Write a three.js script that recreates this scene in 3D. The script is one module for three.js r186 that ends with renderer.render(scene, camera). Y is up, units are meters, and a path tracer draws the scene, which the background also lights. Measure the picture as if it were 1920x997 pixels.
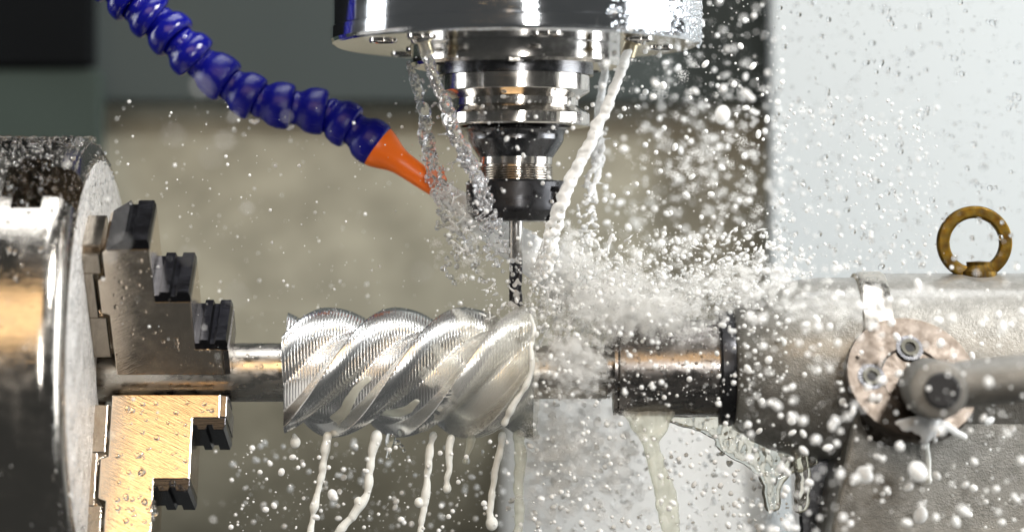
import * as THREE from 'three';
import { mergeGeometries, mergeVertices, toCreasedNormals } from 'three/addons/utils/BufferGeometryUtils.js';
import { RoundedBoxGeometry } from 'three/addons/geometries/RoundedBoxGeometry.js';
import { RectAreaLightUniformsLib } from 'three/addons/lights/RectAreaLightUniformsLib.js';
import { ImprovedNoise } from 'three/addons/math/ImprovedNoise.js';
import { Brush, Evaluator, SUBTRACTION } from 'three-bvh-csg';

/* ------------------------------------------------------------------ camera, surroundings, lamps, exposure */
const U = 0.000226;                 // metres in one working unit (0.226 mm)
const D = 4823;                     // camera distance from the cutting plane, in units
const scene = new THREE.Scene();
const camera = new THREE.PerspectiveCamera(2 * Math.atan(498.5 / D) * 180 / Math.PI, 1920 / 997, 0.05, 60);
camera.position.set(0, 0, D * U);
camera.lookAt(0, 0, 0);
camera.focus = (D - 50) * U;
camera.userData.fStop = 3.6;
const renderer = new THREE.WebGLRenderer({ antialias: true });
renderer.toneMapping = THREE.LinearToneMapping;
renderer.toneMappingExposure = 1.12;
renderer.shadowMap.enabled = true;
RectAreaLightUniformsLib.init();
scene.background = new THREE.Color().setRGB(0.062, 0.064, 0.063);

const LAMPS = [
  // name, label, position (m), aims at, width, height, colour, intensity, rows, columns
  ['work_lamp', 'large white work lamp on the right side of the machine, out of frame', [1.05, 0.12, 0.03], [0, 0.0, 0], 0.62, 0.85, [0.95, 0.98, 1.0], 7.5, 1, 1],
  ['work_lamp', 'narrow white work lamp on the left side of the machine, out of frame', [-1.05, 0.25, -0.05], [0, 0.05, -0.05], 0.30, 0.75, [0.95, 0.98, 1.0], 5.5, 1, 1],
  ['ceiling_lamp', 'white ceiling lamp of six panes above the machine, out of frame', [0.05, 1.15, -0.02], [0.03, 0, -0.03], 1.0, 0.5, [0.97, 0.99, 1.0], 5.2, 2, 3],
  ['warm_lamp', 'big warm yellow lamp in front of the machine, behind the camera', [-0.25, 1.08, 2.1], [-0.05, -0.05, 0], 1.5, 0.95, [1.0, 0.67, 0.35], 2.1, 2, 1],
  ['flash_lamp', 'small bright flash lamp high on the right, out of frame', [0.75, 0.95, 0.75], [0, 0, 0], 0.22, 0.22, [1.0, 0.99, 0.97], 140, 1, 1],
  ['flash_lamp', 'small flash lamp beside the camera, out of frame', [0.22, 0.14, 1.4], [0, -0.03, 0], 0.14, 0.14, [1.0, 0.98, 0.95], 72, 1, 1],
];

/* ------------------------------------------------------------------ helpers */
let seed = 20240611;
const rnd = () => { seed = (seed + 0x6D2B79F5) | 0; let t = Math.imul(seed ^ (seed >>> 15), 1 | seed); t = (t + Math.imul(t ^ (t >>> 7), 61 | t)) ^ t; return ((t ^ (t >>> 14)) >>> 0) / 4294967296; };
const rr = (a, b) => a + (b - a) * rnd();
const gauss = () => (rnd() + rnd() + rnd() + rnd() - 2) * 0.86;
const perlin = new ImprovedNoise();
const nz = (x, y, z = 0) => perlin.noise(x, y, z);
const clamp = THREE.MathUtils.clamp, lerp = THREE.MathUtils.lerp, sstep = THREE.MathUtils.smoothstep;
const V = (x, y, z) => new THREE.Vector3(x, y, z);
// the point (working units) at depth z that lies on the sight line through the photograph's pixel (px, py)
const at = (px, py, z = 0) => V((px - 960) * (D - z) / D, (498.5 - py) * (D - z) / D, z);

const taken = {};
function numbered(n) { const k = taken[n] ?? 0; taken[n] = k + 1; return k ? n + '_' + String(k).padStart(3, '0') : n; }
const bases = new WeakMap();
function tag(o, label, category, group, kind) {
  if (label) o.userData.label = label;
  if (category) o.userData.category = category;
  if (group) o.userData.group = group;
  if (kind) o.userData.kind = kind;
  return o;
}
function thing(name, label, category, base, group) {       // a Group at the thing's base
  const o = new THREE.Group(); o.name = numbered(name);
  o.position.copy(base).multiplyScalar(U); bases.set(o, base.clone()); scene.add(o);
  return tag(o, label, category, group);
}
function part(name, geo, mat, parent) {                    // geometry in absolute working units
  const g = geo.clone(), b = bases.get(parent);
  g.translate(-b.x, -b.y, -b.z); g.scale(U, U, U);
  const m = new THREE.Mesh(g, mat); m.name = name; m.castShadow = m.receiveShadow = true;
  bases.set(m, b); parent.add(m); return m;
}
function solo(name, geo, mat, label, category, group, kind) {  // a thing of one mesh, its origin at the middle of its foot
  geo.computeBoundingBox(); const bb = geo.boundingBox, b = V((bb.min.x + bb.max.x) / 2, bb.min.y, (bb.min.z + bb.max.z) / 2);
  const g = geo.clone(); g.translate(-b.x, -b.y, -b.z); g.scale(U, U, U);
  const m = new THREE.Mesh(g, mat); m.name = numbered(name); m.position.copy(b).multiplyScalar(U); m.castShadow = m.receiveShadow = true;
  bases.set(m, b); scene.add(m); return tag(m, label, category, group, kind);
}
function grid(nu, nv, fn, closeV = false) {                 // fn(u, v) -> Vector3; v may close on itself
  const pos = [], uv = [], idx = [], cols = closeV ? nv : nv + 1;
  for (let i = 0; i <= nu; i++) for (let j = 0; j < cols; j++) { const p = fn(i / nu, j / nv); pos.push(p.x, p.y, p.z); uv.push(i / nu, j / nv); }
  for (let i = 0; i < nu; i++) for (let j = 0; j < nv; j++) {
    const a = i * cols + j, b = i * cols + (j + 1) % cols, c = a + cols, d = b + cols; idx.push(a, c, b, b, c, d);
  }
  const g = new THREE.BufferGeometry();
  g.setAttribute('position', new THREE.Float32BufferAttribute(pos, 3)); g.setAttribute('uv', new THREE.Float32BufferAttribute(uv, 2));
  g.setIndex(idx); g.computeVertexNormals(); return g;
}
// texture coordinates in working units / size, from the side of the box each face looks to
function boxUV(geo, size) {
  const g = geo.index ? geo.toNonIndexed() : geo; if (!g.attributes.normal) g.computeVertexNormals();
  const p = g.attributes.position, n = g.attributes.normal, uv = new Float32Array(p.count * 2);
  for (let i = 0; i < p.count; i += 3) {
    const ax = Math.abs(n.getX(i) + n.getX(i + 1) + n.getX(i + 2)), ay = Math.abs(n.getY(i) + n.getY(i + 1) + n.getY(i + 2)), az = Math.abs(n.getZ(i) + n.getZ(i + 1) + n.getZ(i + 2));
    for (let k = i; k < i + 3; k++) {
      const [a, b] = az >= ax && az >= ay ? [p.getX(k), p.getY(k)] : ay >= ax ? [p.getX(k), p.getZ(k)] : [p.getZ(k), p.getY(k)];
      uv[k * 2] = a / size; uv[k * 2 + 1] = b / size;
    }
  }
  g.setAttribute('uv', new THREE.BufferAttribute(uv, 2)); return g;
}
// turned part about the y axis (or the x axis): profile of [radius, along]; sharp corners stay sharp
function turned(profile, axis = 'y', seg = 128, crease = 0.5) {
  let g = new THREE.LatheGeometry(profile.map(([r, a]) => new THREE.Vector2(Math.max(r, 0.001), a)), seg);
  if (axis === 'x') g.rotateZ(-Math.PI / 2);
  g = toCreasedNormals(g, crease);
  const p = g.attributes.position, uv = g.attributes.uv;    // u round the axis, v along it
  for (let i = 0; i < p.count; i++) uv.setXY(i, uv.getX(i) * 4, (axis === 'x' ? p.getX(i) + Math.hypot(p.getY(i), p.getZ(i)) : p.getY(i) + Math.hypot(p.getX(i), p.getZ(i))) / 200);
  return g;
}
const move = (g, v) => g.translate(v.x, v.y, v.z);
function along(g, from, to) {                               // turns a shape built on +y so that it runs from one point to another
  const d = to.clone().sub(from).normalize(); g.applyQuaternion(new THREE.Quaternion().setFromUnitVectors(V(0, 1, 0), d)); return move(g, from);
}
const strip = (g) => { for (const k of Object.keys(g.attributes)) if (!['position', 'normal', 'uv'].includes(k)) g.deleteAttribute(k); return g; };
const join = (gs) => mergeGeometries(gs.map((g) => strip(g.index ? g.toNonIndexed() : g)));

// the zero surface of a field on a grid (surface nets)
function surfaceNet(f, nx, ny, nz_, o, cell) {
  const id = new Int32Array(nx * ny * nz_).fill(-1), pos = [], idx = [], sx = 1, sy = nx, sz = nx * ny;
  const cs = [0, sx, sy, sx + sy, sz, sz + sx, sz + sy, sz + sx + sy];
  const edges = [[0, 1], [2, 3], [4, 5], [6, 7], [0, 2], [1, 3], [4, 6], [5, 7], [0, 4], [1, 5], [2, 6], [3, 7]];
  for (let z = 0; z < nz_ - 1; z++) for (let y = 0; y < ny - 1; y++) for (let x = 0; x < nx - 1; x++) {
    const c = x + y * sy + z * sz; let inside = 0;
    for (let k = 0; k < 8; k++) if (f[c + cs[k]] > 0) inside++;
    if (!inside || inside === 8) continue;
    let px = 0, py = 0, pz = 0, n = 0;
    for (const [a, b] of edges) {
      const fa = f[c + cs[a]], fb = f[c + cs[b]]; if ((fa > 0) === (fb > 0)) continue;
      const t = fa / (fa - fb); n++;
      px += (a & 1) + ((b & 1) - (a & 1)) * t; py += ((a >> 1) & 1) + (((b >> 1) & 1) - ((a >> 1) & 1)) * t; pz += (a >> 2) + ((b >> 2) - (a >> 2)) * t;
    }
    id[c] = pos.length / 3; pos.push(o.x + (x + px / n) * cell, o.y + (y + py / n) * cell, o.z + (z + pz / n) * cell);
  }
  const quad = (a, b, c, d, flip) => { if (a < 0 || b < 0 || c < 0 || d < 0) return; if (flip) idx.push(a, c, b, a, d, c); else idx.push(a, b, c, a, c, d); };
  for (let z = 1; z < nz_ - 1; z++) for (let y = 1; y < ny - 1; y++) for (let x = 1; x < nx - 1; x++) {
    const c = x + y * sy + z * sz, s = f[c] > 0;
    if (s !== f[c + sx] > 0) quad(id[c - sy - sz], id[c - sz], id[c], id[c - sy], !s);
    if (s !== f[c + sy] > 0) quad(id[c - sx - sz], id[c - sx], id[c], id[c - sz], !s);
    if (s !== f[c + sz] > 0) quad(id[c - sx - sy], id[c - sy], id[c], id[c - sx], !s);
  }
  const g = new THREE.BufferGeometry(); g.setAttribute('position', new THREE.Float32BufferAttribute(pos, 3));
  g.setAttribute('uv', new THREE.Float32BufferAttribute(new Float32Array(pos.length / 3 * 2), 2)); g.setIndex(idx); g.computeVertexNormals(); return g;
}
// liquid: balls [x, y, z, r] that flow into one another
function liquid(balls, cell) {
  const lo = V(1e9, 1e9, 1e9), hi = V(-1e9, -1e9, -1e9);
  for (const [x, y, z, r] of balls) { lo.min(V(x - 2 * r, y - 2 * r, z - 2 * r)); hi.max(V(x + 2 * r, y + 2 * r, z + 2 * r)); }
  lo.addScalar(-2 * cell); hi.addScalar(2 * cell);
  const nx = Math.ceil((hi.x - lo.x) / cell), ny = Math.ceil((hi.y - lo.y) / cell), nz_ = Math.ceil((hi.z - lo.z) / cell), f = new Float32Array(nx * ny * nz_).fill(-0.5625);
  for (const [x, y, z, r] of balls) {
    const R = 2 * r, i0 = Math.ceil((x - R - lo.x) / cell), i1 = Math.floor((x + R - lo.x) / cell), j0 = Math.ceil((y - R - lo.y) / cell), j1 = Math.floor((y + R - lo.y) / cell), k0 = Math.ceil((z - R - lo.z) / cell), k1 = Math.floor((z + R - lo.z) / cell);
    for (let k = k0; k <= k1; k++) for (let j = j0; j <= j1; j++) for (let i = i0; i <= i1; i++) {
      const d = ((lo.x + i * cell - x) ** 2 + (lo.y + j * cell - y) ** 2 + (lo.z + k * cell - z) ** 2) / (R * R);
      if (d < 1) f[i + nx * (j + ny * k)] += (1 - d) * (1 - d);
    }
  }
  return surfaceNet(f, nx, ny, nz_, lo, cell);
}
function chain(balls, pts, r0, r1, wobble = 0, step = 0.6) {     // a thread of balls along a curve
  const c = new THREE.CatmullRomCurve3(pts), L = c.getLength(), ph = rr(0, 100); let s = 0;
  while (s <= L) { const t = s / L, p = c.getPointAt(Math.min(t, 1)), r = lerp(r0, r1, t) * (1 + wobble * nz(s / 14, ph, 3)); balls.push([p.x, p.y, p.z, Math.max(r, 0.7)]); s += Math.max(r * step, 0.6); }
  return balls;
}

/* ------------------------------------------------------------------ textures and materials */
function texture(w, h, fn, srgb = false, repeat = [1, 1]) {
  const data = new Uint8Array(w * h * 4);
  for (let y = 0; y < h; y++) for (let x = 0; x < w; x++) { const v = fn(x, y), c = Array.isArray(v) ? v : [v, v, v], o = (y * w + x) * 4; for (let k = 0; k < 3; k++) data[o + k] = clamp(c[k], 0, 1) * 255; data[o + 3] = 255; }
  const t = new THREE.DataTexture(data, w, h); t.magFilter = THREE.LinearFilter; t.minFilter = THREE.LinearMipmapLinearFilter; t.generateMipmaps = true;
  t.wrapS = t.wrapT = THREE.RepeatWrapping; t.repeat.set(...repeat); if (srgb) t.colorSpace = THREE.SRGBColorSpace; t.needsUpdate = true; return t;
}
const tile = (x, y, w, h, f, z = 0) => {                    // noise that repeats without a seam
  const a = x / w, b = y / h, n = (p, q) => nz(p * f, q * f, z);
  return lerp(lerp(n(a, b), n(a - 1, b), sstep(a, 0.75, 1)), lerp(n(a, b - 1), n(a - 1, b - 1), sstep(a, 0.75, 1)), sstep(b, 0.75, 1));
};
const T = {};
{
  const row = Array.from({ length: 512 }, () => rnd()), white = Array.from({ length: 512 * 512 }, () => rnd());
  T.brush = texture(512, 512, (x, y) => { let s = 0; for (let k = 0; k < 24; k++) s += white[((y * 512) + ((x + k) & 511))]; return 0.5 + (s / 24 - 0.5) * 1.6 + (row[y] - 0.5) * 0.35; });                                    // scratches along u
  T.diag = texture(512, 512, (x, y) => { let s = 0; for (let k = 0; k < 40; k++) s += white[(((y + (k >> 1)) & 511) * 512) + ((x + k) & 511)]; return 0.5 + (s / 40 - 0.5) * 2.6; });                                          // slanting grinding marks
  T.smudge = texture(512, 512, (x, y) => 0.55 + 0.35 * tile(x, y, 512, 512, 5, 1) + 0.25 * tile(x, y, 512, 512, 14, 2) + 0.2 * (white[y * 512 + x] - 0.5));
  T.cast = texture(512, 512, (x, y) => 0.5 + 0.5 * tile(x, y, 512, 512, 60, 4) + 0.35 * tile(x, y, 512, 512, 25, 5));
  T.panel = texture(512, 512, (x, y) => { const n = 0.5 + 0.5 * tile(x, y, 512, 512, 6, 7) + 0.22 * tile(x, y, 512, 512, 20, 8); return [0.56 + 0.24 * n, 0.545 + 0.235 * n, 0.485 + 0.225 * n]; }, true);
  T.zinc = texture(256, 256, (x, y) => { const n = tile(x, y, 256, 256, 6, 9), m = tile(x, y, 256, 256, 9, 12); return [0.62 + 0.2 * n, 0.51 + 0.17 * n + 0.06 * m, 0.25 + 0.14 * m]; }, true);
  T.stain = texture(512, 512, (x, y) => { const n = 0.5 + 0.6 * tile(x, y, 512, 512, 7, 21) + 0.3 * tile(x, y, 512, 512, 22, 22); return [0.36 + 0.4 * n, 0.32 + 0.41 * n, 0.28 + 0.42 * n]; }, true);
  T.steelTone = texture(512, 512, (x, y) => { const n = 0.5 + 0.5 * tile(x, y, 512, 512, 4, 31) + 0.3 * tile(x, y, 512, 512, 17, 32); return [0.70 + 0.22 * n, 0.69 + 0.22 * n, 0.67 + 0.22 * n]; }, true);
}
const std = (c, o = {}) => new THREE.MeshStandardMaterial({ color: new THREE.Color().setRGB(...c), ...o });
const phy = (c, o = {}) => new THREE.MeshPhysicalMaterial({ color: new THREE.Color().setRGB(...c), ...o });
const M = {
  chrome: std([0.72, 0.74, 0.77], { metalness: 1, roughness: 0.16, roughnessMap: T.smudge, bumpMap: T.brush, bumpScale: 0.00002 }),
  turnedSteel: std([0.6, 0.57, 0.53], { metalness: 1, roughness: 0.26, roughnessMap: T.smudge, bumpMap: T.brush, bumpScale: 0.000018 }),
  darkSteel: std([0.12, 0.12, 0.125], { metalness: 1, roughness: 0.4, roughnessMap: T.smudge, bumpMap: T.brush, bumpScale: 0.00004 }),
  black: std([0.035, 0.035, 0.038], { metalness: 0.7, roughness: 0.55, roughnessMap: T.smudge, bumpMap: T.brush, bumpScale: 0.00006 }),
  gripSteel: std([0.045, 0.045, 0.05], { metalness: 0.9, roughness: 0.3, roughnessMap: T.smudge, bumpMap: T.brush, bumpScale: 0.00006 }),
  blackHole: std([0.012, 0.012, 0.013], { roughness: 0.7 }),
  shank: std([0.5, 0.48, 0.46], { metalness: 1, roughness: 0.22 }),
  carbide: std([0.03, 0.03, 0.035], { metalness: 0.6, roughness: 0.35 }),
  chuckFace: std([0.95, 0.95, 0.96], { metalness: 0.15, roughness: 0.5, roughnessMap: T.smudge, bumpMap: T.cast, bumpScale: 0.0006, map: T.steelTone }),
  chuck: std([0.42, 0.39, 0.35], { metalness: 1, roughness: 0.36, roughnessMap: T.smudge, bumpMap: T.brush, bumpScale: 0.00005 }),
  jaw: std([0.78, 0.67, 0.55], { metalness: 1, roughness: 0.27, roughnessMap: T.smudge, bumpMap: T.diag, bumpScale: 0.00006 }),
  jawBase: std([0.4, 0.35, 0.29], { metalness: 1, roughness: 0.3, roughnessMap: T.smudge, bumpMap: T.diag, bumpScale: 0.00006 }),
  screw: std([0.9, 0.9, 0.89], { metalness: 1, roughness: 0.26 }),
  rod: std([0.62, 0.58, 0.52], { metalness: 1, roughness: 0.55, roughnessMap: T.smudge }),
  quill: std([0.27, 0.25, 0.235], { metalness: 1, roughness: 0.5, roughnessMap: T.smudge, bumpMap: T.brush, bumpScale: 0.00004 }),
  cast: phy([0.4, 0.4, 0.385], { clearcoat: 0.7, clearcoatRoughness: 0.16, metalness: 0.5, roughness: 0.45, bumpMap: T.cast, bumpScale: 0.00022, map: T.steelTone }),
  disc: std([0.26, 0.245, 0.232], { metalness: 0.9, roughness: 0.4, map: T.stain, bumpMap: T.brush, bumpScale: 0.00005 }),
  lever: std([0.33, 0.33, 0.32], { metalness: 0.6, roughness: 0.55, map: T.steelTone, bumpMap: T.cast, bumpScale: 0.0001 }),
  zinc: std([0.32, 0.29, 0.2], { metalness: 0.9, roughness: 0.42, map: T.zinc, bumpMap: T.cast, bumpScale: 0.0001 }),
  zincDark: std([0.05, 0.047, 0.035], { metalness: 0.6, roughness: 0.5 }),
  brass: std([0.6, 0.52, 0.36], { metalness: 1, roughness: 0.28 }),
  blue: phy([0.0035, 0.005, 0.21], { roughness: 0.36, specularIntensity: 0.7, roughnessMap: T.smudge, bumpMap: T.smudge, bumpScale: 0.00015 }),
  blueGloss: phy([0.0035, 0.005, 0.19], { roughness: 0.12, bumpMap: T.smudge, bumpScale: 0.0001 }),
  orange: phy([1.0, 0.19, 0.012], { roughness: 0.38, transmission: 0.0 }),
  darkPanel: std([0.033, 0.044, 0.043], { roughness: 0.8 }),
  blackPanel: phy([0.003, 0.0035, 0.004], { roughness: 0.9, specularIntensity: 0.15 }),
  greenPanel: phy([0.03, 0.042, 0.036], { roughness: 0.8, specularIntensity: 0.4 }),
  beige: std([0.62, 0.63, 0.61], { roughness: 0.55, map: T.panel }),
  white: std([0.375, 0.405, 0.415], { roughness: 0.7 }),
  guard: std([0.78, 0.79, 0.77], { roughness: 0.7 }),
  lampHousing: std([0.3, 0.3, 0.3], { roughness: 0.5 }),
  milkRun: phy([0.95, 0.96, 0.92], { roughness: 0.85, transmission: 0.2, ior: 1.34, thickness: 0, clearcoat: 0.8, clearcoatRoughness: 0.06 }),
  milk: phy([0.97, 0.97, 0.955], { roughness: 0.85, transmission: 0.4, ior: 1.34, thickness: 0, clearcoat: 0.7, clearcoatRoughness: 0.08 }),
  glassy: phy([0.97, 0.98, 1], { roughness: 0.02, transmission: 0.9, ior: 1.333, thickness: 0.002 }),
  cloudy: phy([0.97, 0.98, 0.98], { roughness: 0.05, transmission: 0.5, ior: 1.34, thickness: 0.002 }),
  film: phy([0.97, 0.97, 0.95], { roughness: 0.22, transmission: 0.88, ior: 1.34, thickness: 0 }),
  fringe: phy([0.95, 0.96, 0.9], { roughness: 0.02, transmission: 0.93, ior: 1.333, thickness: 0.002 }),
  thinMilk: phy([0.93, 0.94, 0.88], { roughness: 0.4, transmission: 0.75, ior: 1.34, thickness: 0, clearcoat: 1, clearcoatRoughness: 0.05 }),
  clear: phy([0.98, 0.99, 1], { roughness: 0.0, transmission: 1, ior: 1.333, thickness: 0.002 }),
};

/* ------------------------------------------------------------------ lamps */
for (const [name, label, pos, aim, w, h, col, power, rows, cols] of LAMPS) {
  const lamp = new THREE.Group(); lamp.name = numbered(name); lamp.position.set(...pos); lamp.lookAt(...aim); scene.add(lamp); tag(lamp, label, 'lamp');
  const house = new THREE.Mesh(new RoundedBoxGeometry(w + 0.08, h + 0.08, 0.05, 2, 0.01), M.lampHousing); house.name = 'housing'; house.position.z = -0.03; house.castShadow = true; lamp.add(house);
  const glow = std([0, 0, 0], { emissive: new THREE.Color().setRGB(...col), emissiveIntensity: Math.min(1.5, power * 0.5) });
  const gap = 0.06, pw = (w - gap * (cols - 1)) / cols, ph = (h - gap * (rows - 1)) / rows;
  for (let i = 0; i < cols; i++) for (let j = 0; j < rows; j++) {
    const x = (i - (cols - 1) / 2) * (pw + gap), y = (j - (rows - 1) / 2) * (ph + gap);
    const pane = new THREE.Mesh(new THREE.PlaneGeometry(pw, ph), glow); pane.name = 'diffuser'; pane.position.set(x, y, 0.0); lamp.add(pane);
    const light = new THREE.RectAreaLight(new THREE.Color().setRGB(...col), power, pw, ph); light.position.set(x, y, 0.006); light.rotation.y = Math.PI; lamp.add(light);
  }
}

/* ------------------------------------------------------------------ background panels of the machine */
function panel(name, x0, y0, x1, y1, z, depth, mat, label, cat, kind) {       // pixel edges at depth z
  const a = at(x0, y1, z), b = at(x1, y0, z), g = new RoundedBoxGeometry(b.x - a.x, b.y - a.y, depth, 3, 8);
  g.translate((a.x + b.x) / 2, (a.y + b.y) / 2, z - depth / 2);
  return solo(name, boxUV(g, 900), mat, label, kind ? null : cat, null, kind);
}
panel('wall', -700, 186, 2500, 600, -1750, 60, M.beige, 'blurred beige metal panel behind the workpiece, lower half of the back', null, 'structure');
{
  const z = -1752, a = at(-700, 596, z), b = at(2500, 596, z), Rr = 900;          // below, the panel rolls away backwards
  const g = grid(24, 2, (u, v) => { const t = u * 1.0; return V(lerp(a.x, b.x, v), a.y - Rr * Math.sin(t), z - Rr * (1 - Math.cos(t))); });
  const back = g.clone().translate(0, 0, -30); solo('wall', boxUV(join([g, back]), 900), M.beige, 'blurred lower back panel rolling away below the workpiece', null, null, 'structure');
}
panel('wall', -700, -900, 2500, 190, -1640, 120, M.darkPanel, 'blurred dark grey green panel behind the hose and spindle', null, 'structure');
panel('machine_cover', -900, 130, 186, 760, -1500, 80, M.greenPanel, 'blurred greenish grey cover at the left edge, below the black box', 'cover');
panel('machine_box', -900, -900, 166, 122, -1480, 120, M.blackPanel, 'blurred black box in the upper left corner', 'box');
panel('machine_column', 1448, -900, 2700, 1500, -1300, 90, M.white, 'tall white column filling the upper right background', 'column');
{
  const z = -1400, Rr = 520, x0 = at(1340, 700, z).x, x1 = at(1800, 700, z).x, y0 = at(0, 655, z).y, y1 = at(0, 1250, z).y, arc = 1.45, flat = x1 - x0, total = Rr * arc + flat;
  const g = grid(60, 2, (u, v) => { const d = u * total, a = Math.max(0, arc - d / Rr), x = d < Rr * arc ? x0 - Rr * Math.sin(a) : x0 + d - Rr * arc; return V(x, lerp(y0, y1, v), z - Rr * (1 - Math.cos(a))); });
  solo('splash_guard', boxUV(join([g, g.clone().translate(0, 0, -14)]), 900), M.guard, 'white rounded splash guard behind the tailstock quill, below it', 'guard');
}

/* ------------------------------------------------------------------ chuck with stepped jaws */
const AX = -199.5;                                            // height of the turning axis
{
  const chuck = thing('lathe_chuck', 'big round steel lathe chuck with stepped jaws at the left edge', 'chuck', V(-770, AX, 0));
  const dir = (deg, up) => { const a = deg * Math.PI / 180; return V(0, Math.sin(a) * up, Math.cos(a)); };
  const jaws = [[dir(53, 1), [126, 236, 354], 38], [dir(68, -1), [133, 250, 366], 60], [V(0, 0.08, -1).normalize(), [130, 243, 360], 56]];
  const ev = new Evaluator(); ev.attributes = ['position', 'normal', 'uv'];
  const R = 440, X0 = -770;
  let body = new Brush(turned([[60, -1300], [R - 6, -1300], [R, -1294], [R, X0 - 44], [R - 3, X0 - 28], [R - 12, X0 - 13], [R - 25, X0 - 4], [R - 42, X0], [70, X0], [60, X0 - 8], [60, -1300]].map(([r, a]) => [r, a]), 'x', 256)); 
  body.geometry.translate(0, AX, 0);
  const basis = (er) => new THREE.Matrix4().makeBasis(V(1, 0, 0), er, V(1, 0, 0).cross(er)).setPosition(0, AX, 0);
  for (const [er] of jaws) for (const [w, x0, x1] of [[92, -900, -740], [150, -880, -826]]) {
    const b = new Brush(new THREE.BoxGeometry(x1 - x0, 460, w)); b.geometry.translate((x0 + x1) / 2, 300, 0); b.geometry.applyMatrix4(basis(er)); b.updateMatrixWorld();
    body = ev.evaluate(body, b, SUBTRACTION);
  }
  part('body', boxUVkeep(body.geometry), M.chuck, chuck);
  part('face_ring', boxUV(move(turned([[74, X0 - 2], [394, X0 - 2], [396, X0 + 0.6], [394, X0 + 1.6], [76, X0 + 1.6], [74, X0 - 2]], 'x', 200), V(0, AX, 0)), 200), M.chuckFace, chuck);
  for (const [er, R3, tip] of jaws) {
    const m = basis(er), TH = 124, zz = er.y > 0 ? 170 : 120, X = (px) => at(px, 700, er.z < 0 ? -100 : zz).x;
    const xa = X(205), x1 = X(291), x2 = X(358), x3 = X(421), [r3, r2, r1] = R3;
    const ext = (pts, th, bev = 2.2) => { const s = new THREE.Shape(); pts.forEach(([x, r], i) => i ? s.lineTo(x, r) : s.moveTo(x, r)); const g = new THREE.ExtrudeGeometry(s, { depth: th - 2 * bev, bevelEnabled: true, bevelSize: bev, bevelThickness: bev, bevelSegments: 2, bevelOffset: -bev }); g.translate(0, 0, -(th - 2 * bev) / 2); return boxUV(g, 260).applyMatrix4(m); };
    const steps = (xl, xr, r, inner) => { const w = xr - xl, mid = xl + w * 0.52; return [[xr, r - 10], [xr - 3, r], [mid + 7, r], [mid + 4, r - 9], [mid - 4, r - 9], [mid - 7, r], ...(inner ? [[xl + 10, r], [xl + 7, r - 8], [xl, r - 8]] : [])]; };
    const jaw = part('jaw', ext([[xa - 2, tip + 6], [x3 - 12, tip + 6], [x3 - 12, r3 - 22], [x2, r3 - 22], [x2, r2 - 22], [x1, r2 - 22], [x1, r1 - 22], [xa + 6, r1 - 22], [xa - 2, r1 - 30],
      [xa - 2, 270], [xa - 16, 264], [xa - 16, 190], [xa - 2, 184]], TH), M.jaw, chuck);
    // hardened gripping steps, grooved along their length
    const step = (xl, xr, r, inner, dark) => part('grip_step', ext([...steps(xl, xr, r, inner), [xl, r - 23], [xr, r - 23]], TH - 3, 1.2), dark, jaw);
    step(xa + 4, x1, r1, false, M.gripSteel); step(x1, x2, r2, true, M.gripSteel); step(x2, x3 - 1, r3, true, M.gripSteel);
    part('grip_face', ext([[xa + 60, tip], [x3, tip - 2], [x3, tip + 5], [xa + 60, tip + 5]], 60, 1), M.black, jaw);
    part('end_plate', ext([[x3 - 11.5, tip + 6], [x3, tip + 8], [x3, r3 - 24], [x3 - 11.5, r3 - 24]], TH - 2, 1.5), M.quill, jaw);
    const base = part('jaw_base', ext([[-900 + 30, 90], [xa - 7, 80], [xa - 7, 178], [xa - 21, 186], [xa - 21, 268], [xa - 7, 276], [xa - 7, r1 - 22], [-840, r1 - 22], [-870, r1 - 40]], 90), M.jawBase, chuck);
    part('jaw_base_wing', ext([[-790, 84], [xa - 8, 84], [xa - 8, 176], [-790, 176]], TH - 4), M.jawBase, base);
    part('jaw_base_wing', ext([[-790, 278], [xa - 8, 278], [xa - 8, r1 - 34], [-790, r1 - 34]], TH - 4), M.jawBase, base);
    part('jaw_base_wing', ext([[-790, 176.5], [xa - 22, 176.5], [xa - 22, 277.5], [-790, 277.5]], TH - 4), M.jawBase, base);
  }
}
function boxUVkeep(g) { return boxUV(g, 300); }

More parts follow.
